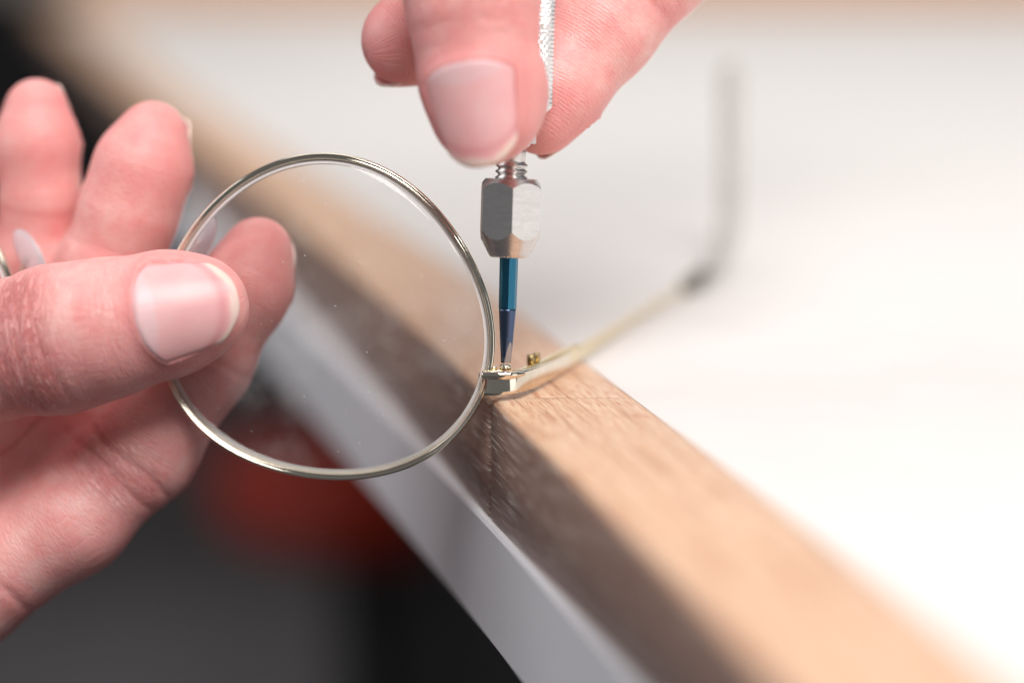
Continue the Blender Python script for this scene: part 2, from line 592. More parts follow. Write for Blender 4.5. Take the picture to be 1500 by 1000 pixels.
# cabinet below, set back
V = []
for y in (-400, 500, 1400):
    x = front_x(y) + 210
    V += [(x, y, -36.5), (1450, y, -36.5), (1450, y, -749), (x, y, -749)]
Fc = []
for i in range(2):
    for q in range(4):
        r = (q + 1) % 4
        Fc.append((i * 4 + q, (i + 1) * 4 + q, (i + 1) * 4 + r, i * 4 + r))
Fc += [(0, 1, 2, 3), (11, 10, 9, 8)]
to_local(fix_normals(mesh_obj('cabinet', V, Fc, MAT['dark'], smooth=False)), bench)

# ------------------------------------------------------------------ red stool beyond the bench front
stool = empty('stool', cam(525, 668, 1150) * np.array([1, 1, 0]) + np.array([0, 0, -750]))
tag(stool, 'blurred red padded stool standing below the bench edge', 'stool')


def add_lathe(name, prof, mat, parent, seg=48):
    v, f = lathe(prof, seg)
    o = mesh_obj(name, v, f, mat)
    o.parent = parent
    return o


add_lathe('seat', [(30, 440), (70, 442), (84, 452), (90, 470), (88, 486), (78, 498), (60, 505), (10, 508)], MAT['red'], stool)
add_lathe('column', [(22, 40), (22, 300), (16, 302), (16, 441)], MAT['dark'], stool, 24)
for k in range(5):
    a = k * 2 * math.pi / 5 + 0.3
    pth = np.array([(18 * math.cos(a), 18 * math.sin(a), 62), (150 * math.cos(a), 150 * math.sin(a), 40), (250 * math.cos(a), 250 * math.sin(a), 14)])
    v, f = sweep(pth, lambda i, n: ellipse_sec(14, 10, 10), up=(0, 0, 1))
    o = mesh_obj('leg', v, f, MAT['dark'])
    o.parent = stool

# ------------------------------------------------------------------ spectacles
specs = empty('spectacles', cam(482, 465, 4))
tag(specs, 'round pale gold wire spectacles held upside down over the bench edge', 'spectacles')
OUT = [(470, 229), (528, 234), (580, 252), (624, 281), (661, 322), (688, 366), (706, 412), (719, 465), (723, 510), (718, 556), (704, 598),
       (680, 634), (634, 670), (582, 691), (530, 699), (470, 699), (410, 691), (345, 669), (290, 630), (255, 588), (240, 545),
       (234, 490), (236, 440), (246, 395), (262, 358), (300, 303), (351, 258), (408, 235)]


def smooth_outline(pts, n=220, order=4):
    p = np.array(pts, dtype=float)
    c = np.array([480.0, 465.0])
    z = p - c
    a = np.arctan2(z[:, 1], z[:, 0]); r = np.hypot(z[:, 0], z[:, 1])
    A = [np.ones_like(a)]
    for k in range(1, order):
        A += [np.cos(k * a), np.sin(k * a)]
    A = np.array(A).T
    w = np.linalg.lstsq(A, r, rcond=None)[0]
    t = np.linspace(0, 2 * math.pi, n, endpoint=False)
    B = [np.ones_like(t)]
    for k in range(1, order):
        B += [np.cos(k * t), np.sin(k * t)]
    rr = np.array(B).T @ w
    return c, t, rr


OC, OT, OR = smooth_outline(OUT)


def frame_dz(px):
    return (712 - px) / 465.0 * 7.0


def outline_world(inset_px, mirror=False, push=0.0):
    x = OC[0] + np.cos(OT) * (OR - inset_px)
    y = OC[1] + np.sin(OT) * (OR - inset_px)
    dz = frame_dz(x)
    if mirror:
        x = 2 * 131.0 - x
        dz = frame_dz(x)
    return np.array([cam(a, b, c + push) for a, b, c in zip(x, y, dz)])


def rim_section(i, n):
    # oval wire with a shallow groove along its front: a = radial, b = depth
    pts = [(-0.62, -0.75), (-0.68, -0.2), (-0.62, 0.55), (-0.35, 0.92), (-0.02, 0.98), (0.12, 0.34), (0.26, 0.98), (0.52, 0.86), (0.70, 0.45),
           (0.72, -0.2), (0.60, -0.8), (0.2, -1.0), (-0.3, -1.0)]
    return [(a * 0.72, b * 0.85) for a, b in pts]


def build_rim(mirror):
    path = outline_world(5.0, mirror)
    v, f = sweep(path, rim_section, up=-FWD, closed=True)
    o = fix_normals(mesh_obj('rim', v, f, MAT['steel_polished']))
    return to_local(o, specs)


def build_lens(mirror):
    o_ = outline_world(9.5, mirror)
    cen = o_.mean(axis=0)
    n = len(o_)
    V, Fc, fm = [], [], []
    rings = [0.985, 0.93, 0.8, 0.6, 0.4, 0.2, 0.06]
    # front bevel rim, front surface, back surface
    def ring(s, off):
        return [cen + (p - cen) * s + FWD * off for p in o_]
    layers = [ring(1.0, 0.0), ring(0.972, -0.55)]
    for s in rings[1:]:
        layers.append(ring(s, -0.55 - 1.7 * (1 - s * s)))
    back = [ring(s, 1.2 - 1.7 * (1 - s * s)) for s in rings[1:]][::-1]
    layers += back + [ring(0.972, 1.1)]
    for L in layers: V += L
    m = len(layers)
    for i in range(m):
        j = (i + 1) % m
        if i == len(rings):    # join of the two small centre rings: cap each instead
            Fc.append(tuple(i * n + k for k in range(n))); fm.append(0)
            Fc.append(tuple(j * n + k for k in range(n))[::-1]); fm.append(0)
            continue
        for k in range(n):
            q = (k + 1) % n
            Fc.append((i * n + k, i * n + q, j * n + q, j * n + k))
            fm.append(1 if (i == 0 or i >= m - 1) else 0)
    o = fix_normals(mesh_obj('lens', V, Fc, [MAT['lens'], MAT['bevel']], face_mats=fm))
    return to_local(o, specs)


for mir in (False, True):
    build_rim(mir)
    build_lens(mir)

# bridge between the rims (behind the thumb)
pth = catmull([cam(26, 440, frame_dz(26) + 0.3), cam(70, 478, frame_dz(70) - 1.0), cam(131, 492, frame_dz(131) - 1.6), cam(192, 478, frame_dz(192) - 1.0), cam(236, 440, frame_dz(236) + 0.3)], 10)
v, f = sweep(pth, lambda i, n: ellipse_sec(0.9, 0.8, 10), up=-FWD)
to_local(fix_normals(mesh_obj('bridge', v, f, MAT['steel_polished'])), specs)
# nose pads on thin arms
for px, py, ax in ((292, 352, 246), (44, 374, 16)):
    c = cam(px, py, frame_dz(px) + 6.0)
    ax1 = unit(UP * 1.0 + RIGHT * (0.45 if px > 200 else -0.62) + FWD * 0.2)
    ax2 = unit(np.cross(FWD + RIGHT * (-0.9 if px > 200 else 0.8), ax1))
    ax3 = np.cross(ax1, ax2)
    V, Fc = [], []
    nu, nv = 20, 12
    for i in range(nv + 1):
        ph = -math.pi / 2 + math.pi * i / nv
        for k in range(nu):
            th = 2 * math.pi * k / nu
            V.append(c + ax1 * 4.6 * math.sin(ph) + ax2 * 2.3 * math.cos(ph) * math.cos(th) + ax3 * 0.8 * math.cos(ph) * math.sin(th))
    for i in range(nv):
        for k in range(nu):
            q = (k + 1) % nu
            Fc.append((i * nu + k, i * nu + q, (i + 1) * nu + q, (i + 1) * nu + k))
    pad = to_local(fix_normals(mesh_obj('nose_pad', V, Fc, MAT['silicone'])), specs)
    pth = catmull([cam(ax, py + 60, frame_dz(ax) + 0.8), cam((ax + px) / 2 - 4, py + 62, frame_dz(px) + 3.5), cam((ax + px) / 2, py + 30, frame_dz(px) + 7), c + ax3 * 0.2], 8)
    v, f = sweep(pth, lambda i, n: ellipse_sec(0.42, 0.42, 8), up=FWD + UP * 0.3)
    to_local(fix_normals(mesh_obj('pad_arm', v, f, MAT['steel_polished'])), specs)

# end piece: polished strip, lower edge on the wood, wrapping back into the temple
EP = catmull([cam(704, 562.5, 0.4), cam(722, 562.5, -1.2), cam(742, 561.5, -1.3), cam(760, 558.5, 0.2), cam(781, 552.5, 5.0), cam(806, 541, 13.0), cam(832, 527, 22.0)], 12)


def ep_sec(i, n):
    t = i / (n - 1)
    h = 1.72 - 0.25 * t
    return ellipse_sec(0.42, h, 20, 6.0)


v, f = sweep(EP, ep_sec, up=UP)
end_piece = to_local(fix_normals(mesh_obj('end_piece', v, f, MAT['steel_polished'])), specs)
# rounded closing-block barrel on top of the strip
pth = catmull([cam(707, 549.5, -1.7), cam(730, 549.5, -2.3), cam(752, 549.0, -2.0), cam(768, 547.0, -0.4)], 10)


def bar_sec(i, n):
    t = i / (n - 1)
    r = 0.62 * (1 - 0.55 * max(0, t - 0.6) / 0.4)
    return ellipse_sec(r, r, 16)


v, f = sweep(pth, bar_sec, up=UP)
to_local(fix_normals(mesh_obj('closing_block', v, f, MAT['steel_polished'])), specs)
# flat top plate of the block and gold inner leaf towards the hinge
pth = catmull([cam(708, 544.0, 0.6), cam(735, 543.5, 0.6), cam(757, 543.0, 1.4), cam(784, 533.5, 7.5), cam(812, 520.5, 15.0), cam(842, 506.0, 24.0)], 10)
v, f = sweep(pth, lambda i, n: ellipse_sec(1.15 - 0.6 * min(1, i / 22.0), 0.22, 14, 4.0), up=UP)
to_local(fix_normals(mesh_obj('hinge_plate', v, f, MAT['gold'])), specs)
# hinge barrels
for px, py, dz, r, h in ((778, 527, 8.0, 0.62, 1.7), (786, 523, 9.5, 0.5, 1.4)):
    c = cam(px, py, dz)
    v, f = lathe([(r * 0.7, -h / 2), (r, -h / 2 + 0.15), (r, h / 2 - 0.15), (r * 0.7, h / 2)], 24)
    to_local(fix_normals(mesh_obj('hinge_barrel', np.array(v) + c, f, MAT['old_brass'])), specs)
# screw being turned and the small pin beside it
for px, py, dz, r, h in ((740.5, 537.0, 0.3, 0.85, 0.75), (723.5, 538.5, 0.3, 0.5, 0.6)):
    c = cam(px, py, dz)
    v, f = lathe([(r * 0.6, -1.0), (r * 0.6, -h / 2), (r, -h / 2 + 0.02), (r, h / 2 - 0.18), (r * 0.82, h / 2)], 28)
    to_local(fix_normals(mesh_obj('screw', np.array(v) + c, f, MAT['steel_polished'])), specs)
# temple: flat near the hinge, thinning to a wire
TP = catmull([cam(828, 527.5, 20.5), cam(868, 504.5, 37.0), cam(915, 474, 58.0), cam(965, 443, 81.0), cam(1012, 415.5, 104.0)], 14)


def tp_sec(i, n):
    t = i / (n - 1)
    h = 1.5 * (1 - t) ** 1.7 + 0.55 * (1 - (1 - t) ** 1.7)
    return ellipse_sec(0.40 + 0.12 * t, h, 18, 4.0 - 1.8 * t)


v, f = sweep(TP, tp_sec, up=UP)
temple = to_local(fix_normals(mesh_obj('temple', v, f, MAT['pale_gold'])), specs)
TT = catmull([cam(1006, 418, 101), cam(1035, 397, 114), cam(1058, 366, 127), cam(1068, 325, 137), cam(1070, 260, 143), cam(1070, 170, 147), cam(1069, 90, 150)], 12)


def tt_sec(i, n):
    t = i / (n - 1)
    r = 1.25 + 1.0 * min(1, t * 2.2)
    if t > 0.93: r *= math.sqrt(max(0.02, 1 - ((t - 0.93) / 0.07) ** 2))
    return ellipse_sec(r * 0.8, r, 16)


v, f = sweep(TT, tt_sec, up=lambda i: FWD * 0.6 - RIGHT)
to_local(fix_normals(mesh_obj('temple_tip', v, f, MAT['acetate'])), specs)

CL = catmull([cam(1004, 419.5, 99), cam(1014, 413, 103), cam(1030, 401.5, 110)], 8)
v, f = sweep(CL, lambda i, n: ellipse_sec(1.15 + 0.25 * i / n, 1.4 + 0.3 * i / n, 16), up=UP)
to_local(fix_normals(mesh_obj('tip_collar', v, f, MAT['dark_steel'])), specs)

# ------------------------------------------------------------------ screwdriver
driver = empty('screwdriver', cam(741, 533.5, 0.2))
tag(driver, 'small precision screwdriver with blue blade and white knurled grip', 'screwdriver')
axis = unit(np.array([0.030, 0.085, 1.0]))
driver.rotation_euler = Vector((0, 0, 1)).rotation_difference(Vector(axis)).to_euler()


def zz(py):
    return (533.5 - py) / 10.0 * 1.005


def local_mesh(name, v, f, mat, smooth=True, parent=driver, face_mats=None):
    o = mesh_obj(name, v, f, mat, smooth=smooth, face_mats=face_mats)
    o.parent = parent
    return fix_normals(o)


def prism(name, rings, sides, rot, mat):
    V, Fc = [], []
    for r, z in rings:
        for k in range(sides):
            a = rot + 2 * math.pi * k / sides
            V.append((r * math.cos(a), r * math.sin(a), z))
    for i in range(len(rings) - 1):
        for k in range(sides):
            j = (k + 1) % sides
            Fc.append((i * sides + k, i * sides + j, (i + 1) * sides + j, (i + 1) * sides + k))
    Fc += [tuple(range(sides))[::-1], tuple((len(rings) - 1) * sides + k for k in range(sides))]
    return V, Fc


# blade: eight-sided blued shaft, then a tapering point, then a ground flat
# camera looks along +Y, so the side facing it is at -90 degrees
v, f = prism('shaft', [(1.26, zz(452.5)), (1.30, zz(450)), (1.36, zz(372))], 8, math.radians(-90 + 3), MAT['blue'])
local_mesh('blade', v, f, MAT['blue'], smooth=False)
v, f = prism('point', [(0.74, zz(531)), (0.82, zz(518)), (1.02, zz(490)), (1.25, zz(455)), (1.26, zz(452.4))], 24, 0, MAT['blue_dark'])
point = local_mesh('blade_point', v, f, [MAT['blue_dark'], MAT['tip']])
bm = bmesh.new()
bm.from_mesh(point.data)
for sgn in (1, -1):
    nrm = Vector((0.62 * sgn, -0.78 * sgn, -0.17)).normalized()
    pc = Vector((0.42 * nrm.x, 0.42 * nrm.y, zz(531))) * MM
    geom = bm.verts[:] + bm.edges[:] + bm.faces[:]
    r = bmesh.ops.bisect_plane(bm, geom=geom, plane_co=pc, plane_no=nrm, clear_outer=True, clear_inner=False)
    ed = [e for e in r['geom_cut'] if isinstance(e, bmesh.types.BMEdge)]
    if ed:
        fr = bmesh.ops.contextual_create(bm, geom=ed)
        for fc in fr['faces']:
            fc.material_index = 1
            fc.smooth = False
bm.to_mesh(point.data)
bm.free()

# collet nut: hexagon turned at both ends
prof = [(2.70, zz(377)), (2.92, zz(375)), (4.42, zz(347)), (5.3, zz(331)), (5.3, zz(285)), (4.75, zz(275.5)), (3.75, zz(263.5))]


def bool_mesh(a, b, op):
    def mk(v, f):
        me = bpy.data.meshes.new('tmp')
        me.from_pydata([tuple(p) for p in v], [], f)
        bm = bmesh.new(); bm.from_mesh(me); bmesh.ops.recalc_face_normals(bm, faces=bm.faces); bm.to_mesh(me); bm.free()
        o = bpy.data.objects.new('tmp', me); COL.objects.link(o)
        return o
    A, B = mk(*a), mk(*b)
    md = A.modifiers.new('b', 'BOOLEAN'); md.operation = op; md.object = B; md.solver = 'EXACT'
    dg = bpy.context.evaluated_depsgraph_get()
    me = bpy.data.meshes.new_from_object(A.evaluated_get(dg))
    V = [tuple(v.co) for v in me.vertices]; Fc = [tuple(p.vertices) for p in me.polygons]
    for o in (A, B):
        m_ = o.data
        bpy.data.objects.remove(o); bpy.data.meshes.remove(m_)
    bpy.data.meshes.remove(me)
    return V, Fc


hexp = prism('h', [(4.86, zz(390)), (4.86, zz(250))], 6, math.radians(-90 + 3.5), None)
nv, nf = bool_mesh(lathe(prof, 160), hexp, 'INTERSECT')
local_mesh('collet_nut', nv, nf, MAT['steel'], smooth=False)
# threaded stem
prof = [(1.7, zz(268))]
z = zz(266)
for k in range(3):
    prof += [(1.95, z), (2.38, z + 0.35), (2.38, z + 0.45), (1.95, z + 0.8)]
    z += 0.9
prof += [(1.95, z + 0.2), (2.0, zz(236)), (2.05, zz(226)), (2.1, zz(217))]
v, f = lathe(prof, 64)
local_mesh('threaded_stem', v, f, MAT['steel'])
v, f = lathe([(2.1, zz(218)), (2.6, zz(215)), (2.6, zz(212.2)), (3.45, zz(212)), (3.45, zz(185)), (3.4, zz(183))], 64)
local_mesh('collar', v, f, MAT['alu'], smooth=False)
# grip with diamond knurling
rows, seg = 330, 168
V, Fc = [], []
ztop, zbot = 132.0, zz(184)
for i in range(rows + 1):
    z = zbot + (ztop - zbot) * i / rows
    up_ = z - zbot
    r0 = 5.25
    if up_ < 2.6: r0 = 3.5 + 1.75 * up_ / 2.6
    for k in range(seg):
        a = 2 * math.pi * k / seg
        s = a * 28 / (2 * math.pi)
        u1 = (s + up_ / 1.2) % 1.0
        u2 = (s - up_ / 1.2) % 1.0
        h = min(1 - abs(2 * u1 - 1), 1 - abs(2 * u2 - 1))
        kn = 0.55 * min(h, 0.75) if up_ > 1.9 else 0
        V.append(((r0 + kn) * math.cos(a), (r0 + kn) * math.sin(a), z))
for i in range(rows):
    for k in range(seg):
        j = (k + 1) % seg
        Fc.append((i * seg + k, i * seg + j, (i + 1) * seg + j, (i + 1) * seg + k))
Fc += [tuple(range(seg))[::-1], tuple(rows * seg + k for k in range(seg))]
local_mesh('grip', V, Fc, MAT['alu'], smooth=False)


# ------------------------------------------------------------------ hands (one continuous surface each)
def round_cone(p, a, b, ra, rb):
    ba = b - a
    l2 = ba @ ba
    rr = ra - rb
    a2 = l2 - rr * rr
    il2 = 1.0 / l2
    pa = p - a
    y = pa @ ba
    zq = y - l2
    w = pa * l2 - y[:, None] * ba
    x2 = np.einsum('ij,ij->i', w, w)
    y2 = y * y * l2
    z2 = zq * zq * l2
    k = np.sign(rr) * rr * rr * x2
    d = (np.sqrt(x2 * a2 * il2) + y * rr) * il2 - ra
    m1 = np.sign(zq) * a2 * z2 > k
    d = np.where(m1, np.sqrt(x2 + z2) * il2 - rb, d)
    m2 = (~m1) & (np.sign(y) * a2 * y2 < k)
    d = np.where(m2, np.sqrt(x2 + y2) * il2 - ra, d)
    return d


def smin(a, b, k):
    h = np.clip(0.5 + 0.5 * (b - a) / k, 0, 1)
    return b * (1 - h) + a * h - k * h * (1 - h)


class Nail:
    def __init__(s, c, a, n, L, W, R0, kc=0.012, cb=0.22, ct=0.25, sw=1.0):
        s.c = np.array(c); s.a = unit(a)
        n = np.array(n, dtype=float)
        s.n = unit(n - s.a * (n @ s.a))
        s.s = np.cross(s.a, s.n)
        s.L, s.W, s.R, s.kc, s.cb, s.ct = L, W, R0, kc, cb, ct
        s.m = 0.0
        s.lift = sw - 1.0

    def fit(s, chain):
        us = np.linspace(-0.5, 0.12, 6) * s.L
        rs = []
        for u in us:
            acc = []
            for ph in (-0.6, 0.0, 0.6):
                d = s.n * math.cos(ph) + s.s * math.sin(ph)
                r = 16.0
                for _ in range(24):
                    r -= 0.9 * float(chain.sdf_in((s.c + s.a * u + d * r)[None, :])[0])
                acc.append(r)
            rs.append(np.mean(acc))
        s.m, s.R = [float(x) for x in np.polyfit(us, rs, 1)]
        s.R += 0.10 + s.lift

    def coords(s, p):
        q = p - s.c
        u = q @ s.a
        x = q @ s.n
        y = q @ s.s
        r = np.hypot(x, y)
        t = np.arctan2(y, x) * s.R
        return u, t, r

    def rad(s, u):
        v = np.maximum(u, 0.0)
        return s.R + s.m * u - s.kc * v * v

    def edge(s, u, t):
        w = np.clip(np.abs(t) / s.W, 0, 1.3)
        ub = -s.L / 2 + s.cb * s.L * w ** 2.4
        ut = s.L / 2 - s.ct * s.L * w ** 2.6
        return np.abs(t) - s.W, ub - u, u - ut

    def modify(s, p, f):
        u, t, r = s.coords(p)
        near = (np.abs(u) < s.L) & (np.abs(t) < s.W * 1.8) & (r < s.R + 4)
        e1, e2, e3 = s.edge(u, t)
        dq = np.maximum(np.maximum(e1, e2), e3)
        inside = np.clip((0.05 - dq) / 0.4, 0, 1)
        flat = np.maximum(f, r - (s.rad(u) - 0.28))
        g = f * (1 - inside) + flat * inside
        side = np.maximum(e1, e2)
        tipfade = np.clip((-e3 - 0.5) / 3.0, 0, 1)
        fold = 0.30 * np.exp(-((side + 0.05) / 0.55) ** 2) * tipfade
        bed = 0.06 * np.exp(-((side - 2.4) / 1.6) ** 2) * tipfade
        g = g - (fold - bed) * near
        return np.where(near, g, f)

    def build(s, parent, nu=30, nw=28):
        V, UV, Z = [], [], []
        for lay in (0, 1):
            for i in range(nu + 1):
                for k in range(nw + 1):
                    w = -1 + 2 * k / nw
                    t = w * s.W
                    ub = -s.L / 2 + s.cb * s.L * abs(w) ** 2.4
                    ut = s.L / 2 - s.ct * s.L * abs(w) ** 2.6
                    q = i / nu
                    u = ub + (ut - ub) * q
                    dedge = min(s.W - abs(t), u - ub)
                    r = s.rad(u) + 0.04 - 0.42 * max(0, 1 - dedge / 0.8) ** 2
                    if lay: r -= 0.42 if q < 0.999 else 0.36
                    ph = t / s.R
                    V.append(s.c + s.a * u + (s.n * math.cos(ph) + s.s * math.sin(ph)) * r)
                    UV.append((u, t))
                    de = ut - u
                    free = min(1, max(0, (s.L * 0.09 - de + 0.25 * math.sin(t)) / 0.35))
                    lun = min(1, max(0, (s.L * 0.24 * (1 - 0.7 * w * w) - (u + s.L / 2)) / 0.5))
                    band = math.exp(-((de - s.L * 0.15) / (s.L * 0.05)) ** 2) * 0.6 + 0.45 * max(0, abs(w) - 0.75) / 0.25 * (1 - free)
                    Z.append((free, lun, min(1, band) * (1 - free)))
        m = nw + 1
        N = (nu + 1) * m
        Fc = []
        for i in range(nu):
            for k in range(nw):
                Fc.append((i * m + k, i * m + k + 1, (i + 1) * m + k + 1, (i + 1) * m + k))
                Fc.append((N + i * m + k, N + (i + 1) * m + k, N + (i + 1) * m + k + 1, N + i * m + k + 1))
        for k in range(nw):
            Fc.append((k, N + k, N + k + 1, k + 1))
            b = nu * m
            Fc.append((b + k, b + k + 1, N + b + k + 1, N + b + k))
        for i in range(nu):
            Fc.append((i * m, (i + 1) * m, N + (i + 1) * m, N + i * m))
            Fc.append((i * m + nw, N + i * m + nw, N + (i + 1) * m + nw, (i + 1) * m + nw))
        o = fix_normals(mesh_obj('fingernail', V, Fc, MAT['nail']))
        set_uv(o, UV)
        set_attr(o, 'zones', np.array(Z, dtype=np.float32))
        return to_local(o, parent)


class Chain:
    """joints: list of (point mm, radius); creases: (distance from the tip joint, depth, width, direction or None)"""
    def __init__(s, joints, nails=(), creases=(), blobs=(), k=2.2, zero=None, knuckles=(), pad_dir=None, pad_len=16.0):
        s.P = [np.array(j[0], dtype=float) for j in joints]
        s.r = [j[1] for j in joints]
        s.nails, s.creases, s.blobs, s.k = list(nails), list(creases), list(blobs), k
        s.cum = [0.0]
        for a, b in zip(s.P[:-1], s.P[1:]):
            s.cum.append(s.cum[-1] + np.linalg.norm(b - a))
        s.zero = -FWD if zero is None else zero
        s.knuckles = list(knuckles)
        s.pad_dir, s.pad_len = pad_dir, pad_len
        for nl in s.nails:
            nl.fit(s)

    def uv(s, p):
        best = np.full(len(p), 1e9)
        U = np.zeros(len(p)); A = np.zeros(len(p)); Dm = np.zeros((len(p), 3))
        for i in range(len(s.P) - 1):
            a, b = s.P[i], s.P[i + 1]
            ab = b - a
            L = np.linalg.norm(ab)
            h0 = ((p - a) @ ab) / (L * L)
            h = np.clip(h0, -0.6 if i == 0 else 0, 1)
            q = p - (a + h[:, None] * ab)
            d = np.sqrt(np.einsum('ij,ij->i', q, q))
            e = ab / L
            zr = unit(s.zero - e * (s.zero @ e))
            y = np.cross(e, zr)
            ang = np.arctan2(q @ y, q @ zr)
            m = d < best
            best = np.where(m, d, best)
            U = np.where(m, s.cum[i] + h * L, U)
            A = np.where(m, ang, A)
            Dm[m] = q[m]
        return U, A, Dm

    def sdf(s, p):
        mr = max(s.r)
        lo = np.min(s.P, axis=0) - mr - 9.0
        hi = np.max(s.P, axis=0) + mr + 9.0
        inb = np.all((p > lo) & (p < hi), axis=1)
        out = np.full(len(p), 12.0)
        if inb.any():
            out[inb] = s.sdf_in(p[inb])
        return out

    def sdf_in(s, p):
        f = None
        for i in range(len(s.P) - 1):
            g = round_cone(p, s.P[i], s.P[i + 1], s.r[i], s.r[i + 1])
            f = g if f is None else smin(f, g, s.k)
        for c, r, k in s.blobs:
            f = smin(f, np.linalg.norm(p - c, axis=1) - r, k)
        return f

    def detail(s, p, f):
        near = np.abs(f) < 6
        if not near.any(): return f
        q = p[near]
        g = f[near]
        for nl in s.nails:
            g = nl.modify(q, g)
        if s.creases:
            U, A, Dm = s.uv(q)
            Dn = Dm / (np.linalg.norm(Dm, axis=1)[:, None] + 1e-9)
            for u0, dep, wid, dr, slant in s.creases:
                side = np.ones(len(q)) if dr is None else np.clip(0.35 + Dn @ unit(dr), 0, 1)
                uu = U - u0 - slant * np.sin(A * 1.0) - 0.35 * np.sin(A * 3.1 + u0)
                g = g + dep * side * np.exp(-(uu / wid) ** 2)
                g = g - 0.45 * dep * side * (np.exp(-((uu - 2.6 * wid) / (2.2 * wid)) ** 2) + np.exp(-((uu + 2.6 * wid) / (2.2 * wid)) ** 2))
        f = f.copy()
        f[near] = g
        return f


class Hand:
    def __init__(s, chains, palm, kp=7.0):
        s.chains, s.palm, s.kp = chains, palm, kp

    def palm_sdf(s, p):
        f = None
        for a, b, ra, rb in s.palm:
            g = round_cone(p, np.array(a), np.array(b), ra, rb)
            f = g if f is None else smin(f, g, 9.0)
        return f

    def sdf(s, p, detail=False):
        pf = s.palm_sdf(p)
        out = None
        for c in s.chains:
            g = c.sdf(p)
            if detail: g = c.detail(p, g)
            g = smin(g, pf, s.kp)
            out = g if out is None else smin(out, g, 0.35)
        return out

    def mesh(s, step):
        pts = [(q, r) for c in s.chains for q, r in zip(c.P, c.r)] + [(np.array(a), ra) for a, b, ra, rb in s.palm] + [(np.array(b), rb) for a, b, ra, rb in s.palm]
        lo = np.min([q - r for q, r in pts], axis=0) - 3
        hi = np.max([q + r for q, r in pts], axis=0) + 3
        n = np.ceil((hi - lo) / step).astype(int) + 1
        ax = [lo[i] + step * np.arange(n[i]) for i in range(3)]
        G = np.full(n, 9.0)
        # coarse pass first so that only blocks near the surface are evaluated
        B = 5
        for i0 in range(0, n[0], B):
            for j0 in range(0, n[1], 5 * B):
                X = np.array(np.meshgrid(ax[0][i0:i0 + B], ax[1][j0:j0 + 5 * B], ax[2], indexing='ij'))
                sh = X.shape[1:]
                ctr = np.array(np.meshgrid([ax[0][min(i0 + B // 2, n[0] - 1)]], ax[1][j0:j0 + 5 * B][2::B], ax[2][2::B], indexing='ij')).reshape(3, -1).T
                if len(ctr) == 0:
                    cf = None
                else:
                    cf = s.sdf(ctr).reshape(len(ax[1][j0:j0 + 5 * B][2::B]), -1)
                m = np.ones(sh, dtype=bool)
                val = np.full(sh, 9.0)
                if cf is not None:
                    full = np.repeat(np.repeat(cf, B, axis=0), B, axis=1)[:sh[1], :sh[2]]
                    pad = np.full(sh[1:], 0.0)
                    pad[:full.shape[0], :full.shape[1]] = full
                    val[:] = pad[None]
                    val[val == 0] = 0.01
                    m[:] = (np.abs(pad) < step * B * 1.05)[None]
                if m.any():
                    val[m] = s.sdf(X[:, m].T)
                G[i0:i0 + B, j0:j0 + 5 * B] = val
        S = G < 0
        nx, ny, nz = n
        # cells with a sign change
        cnt = np.zeros((nx - 1, ny - 1, nz - 1), dtype=np.int8)
        for dx in (0, 1):
            for dy in (0, 1):
                for dz in (0, 1):
                    cnt += S[dx:nx - 1 + dx, dy:ny - 1 + dy, dz:nz - 1 + dz]
        act = (cnt > 0) & (cnt < 8)
        idx = -np.ones(act.shape, dtype=np.int64)
        cells = np.argwhere(act)
        idx[act] = np.arange(len(cells))
        acc = np.zeros((len(cells), 3)); num = np.zeros(len(cells))
        corners = [(0, 0, 0), (1, 0, 0), (0, 1, 0), (1, 1, 0), (0, 0, 1), (1, 0, 1), (0, 1, 1), (1, 1, 1)]
        for i in range(8):
            for j in range(i + 1, 8):
                d = [abs(corners[i][k] - corners[j][k]) for k in range(3)]
                if sum(d) != 1: continue
                ca = cells + np.array(corners[i]); cb = cells + np.array(corners[j])
                fa = G[tuple(ca.T)]; fb = G[tuple(cb.T)]
                m = (fa < 0) != (fb < 0)
                t = fa[m] / (fa[m] - fb[m])
                acc[m] += ca[m] + (cb[m] - ca[m]) * t[:, None]
                num[m] += 1
        V = lo + step * acc / num[:, None]
        quads = []
        for d in range(3):
            o1, o2 = [(1, 2), (2, 0), (0, 1)][d]
            a = S
            sl0 = [slice(1, -1)] * 3; sl1 = [slice(1, -1)] * 3
            sl0[d] = slice(0, n[d] - 1); sl1[d] = slice(1, n[d])
            A, B = S[tuple(sl0)], S[tuple(sl1)]
            ch = np.argwhere(A != B)
            if len(ch) == 0: continue
            flip = A[tuple(ch.T)]
            base = ch.copy()
            for k in range(3):
                if k != d: base[:, k] += 1
            e1 = np.zeros(3, int); e1[o1] = 1
            e2 = np.zeros(3, int); e2[o2] = 1
            q = [idx[tuple((base - e1 - e2).T)], idx[tuple((base - e2).T)], idx[tuple(base.T)], idx[tuple((base - e1).T)]]
            q = np.array(q).T
            q[~flip] = q[~flip][:, ::-1]
            quads.append(q)
        Q = np.concatenate(quads)
        V = s.project(V, False, 2)
        V, Q = subdivide(V, Q)
        V = s.project(V, True, 3)
        return V, Q

    def project(s, V, detail, it):
        e = 0.12
        for _ in range(it):
            f = s.sdf(V, detail)
            g = np.stack([s.sdf(V + np.eye(3)[k] * e, detail) - f for k in range(3)], axis=1) / e
            gl = np.linalg.norm(g, axis=1)[:, None] + 1e-6
            stp = np.clip(f, -0.5, 0.5)[:, None] / np.maximum(gl, 0.5)
            V = V - g / gl * stp
        return V

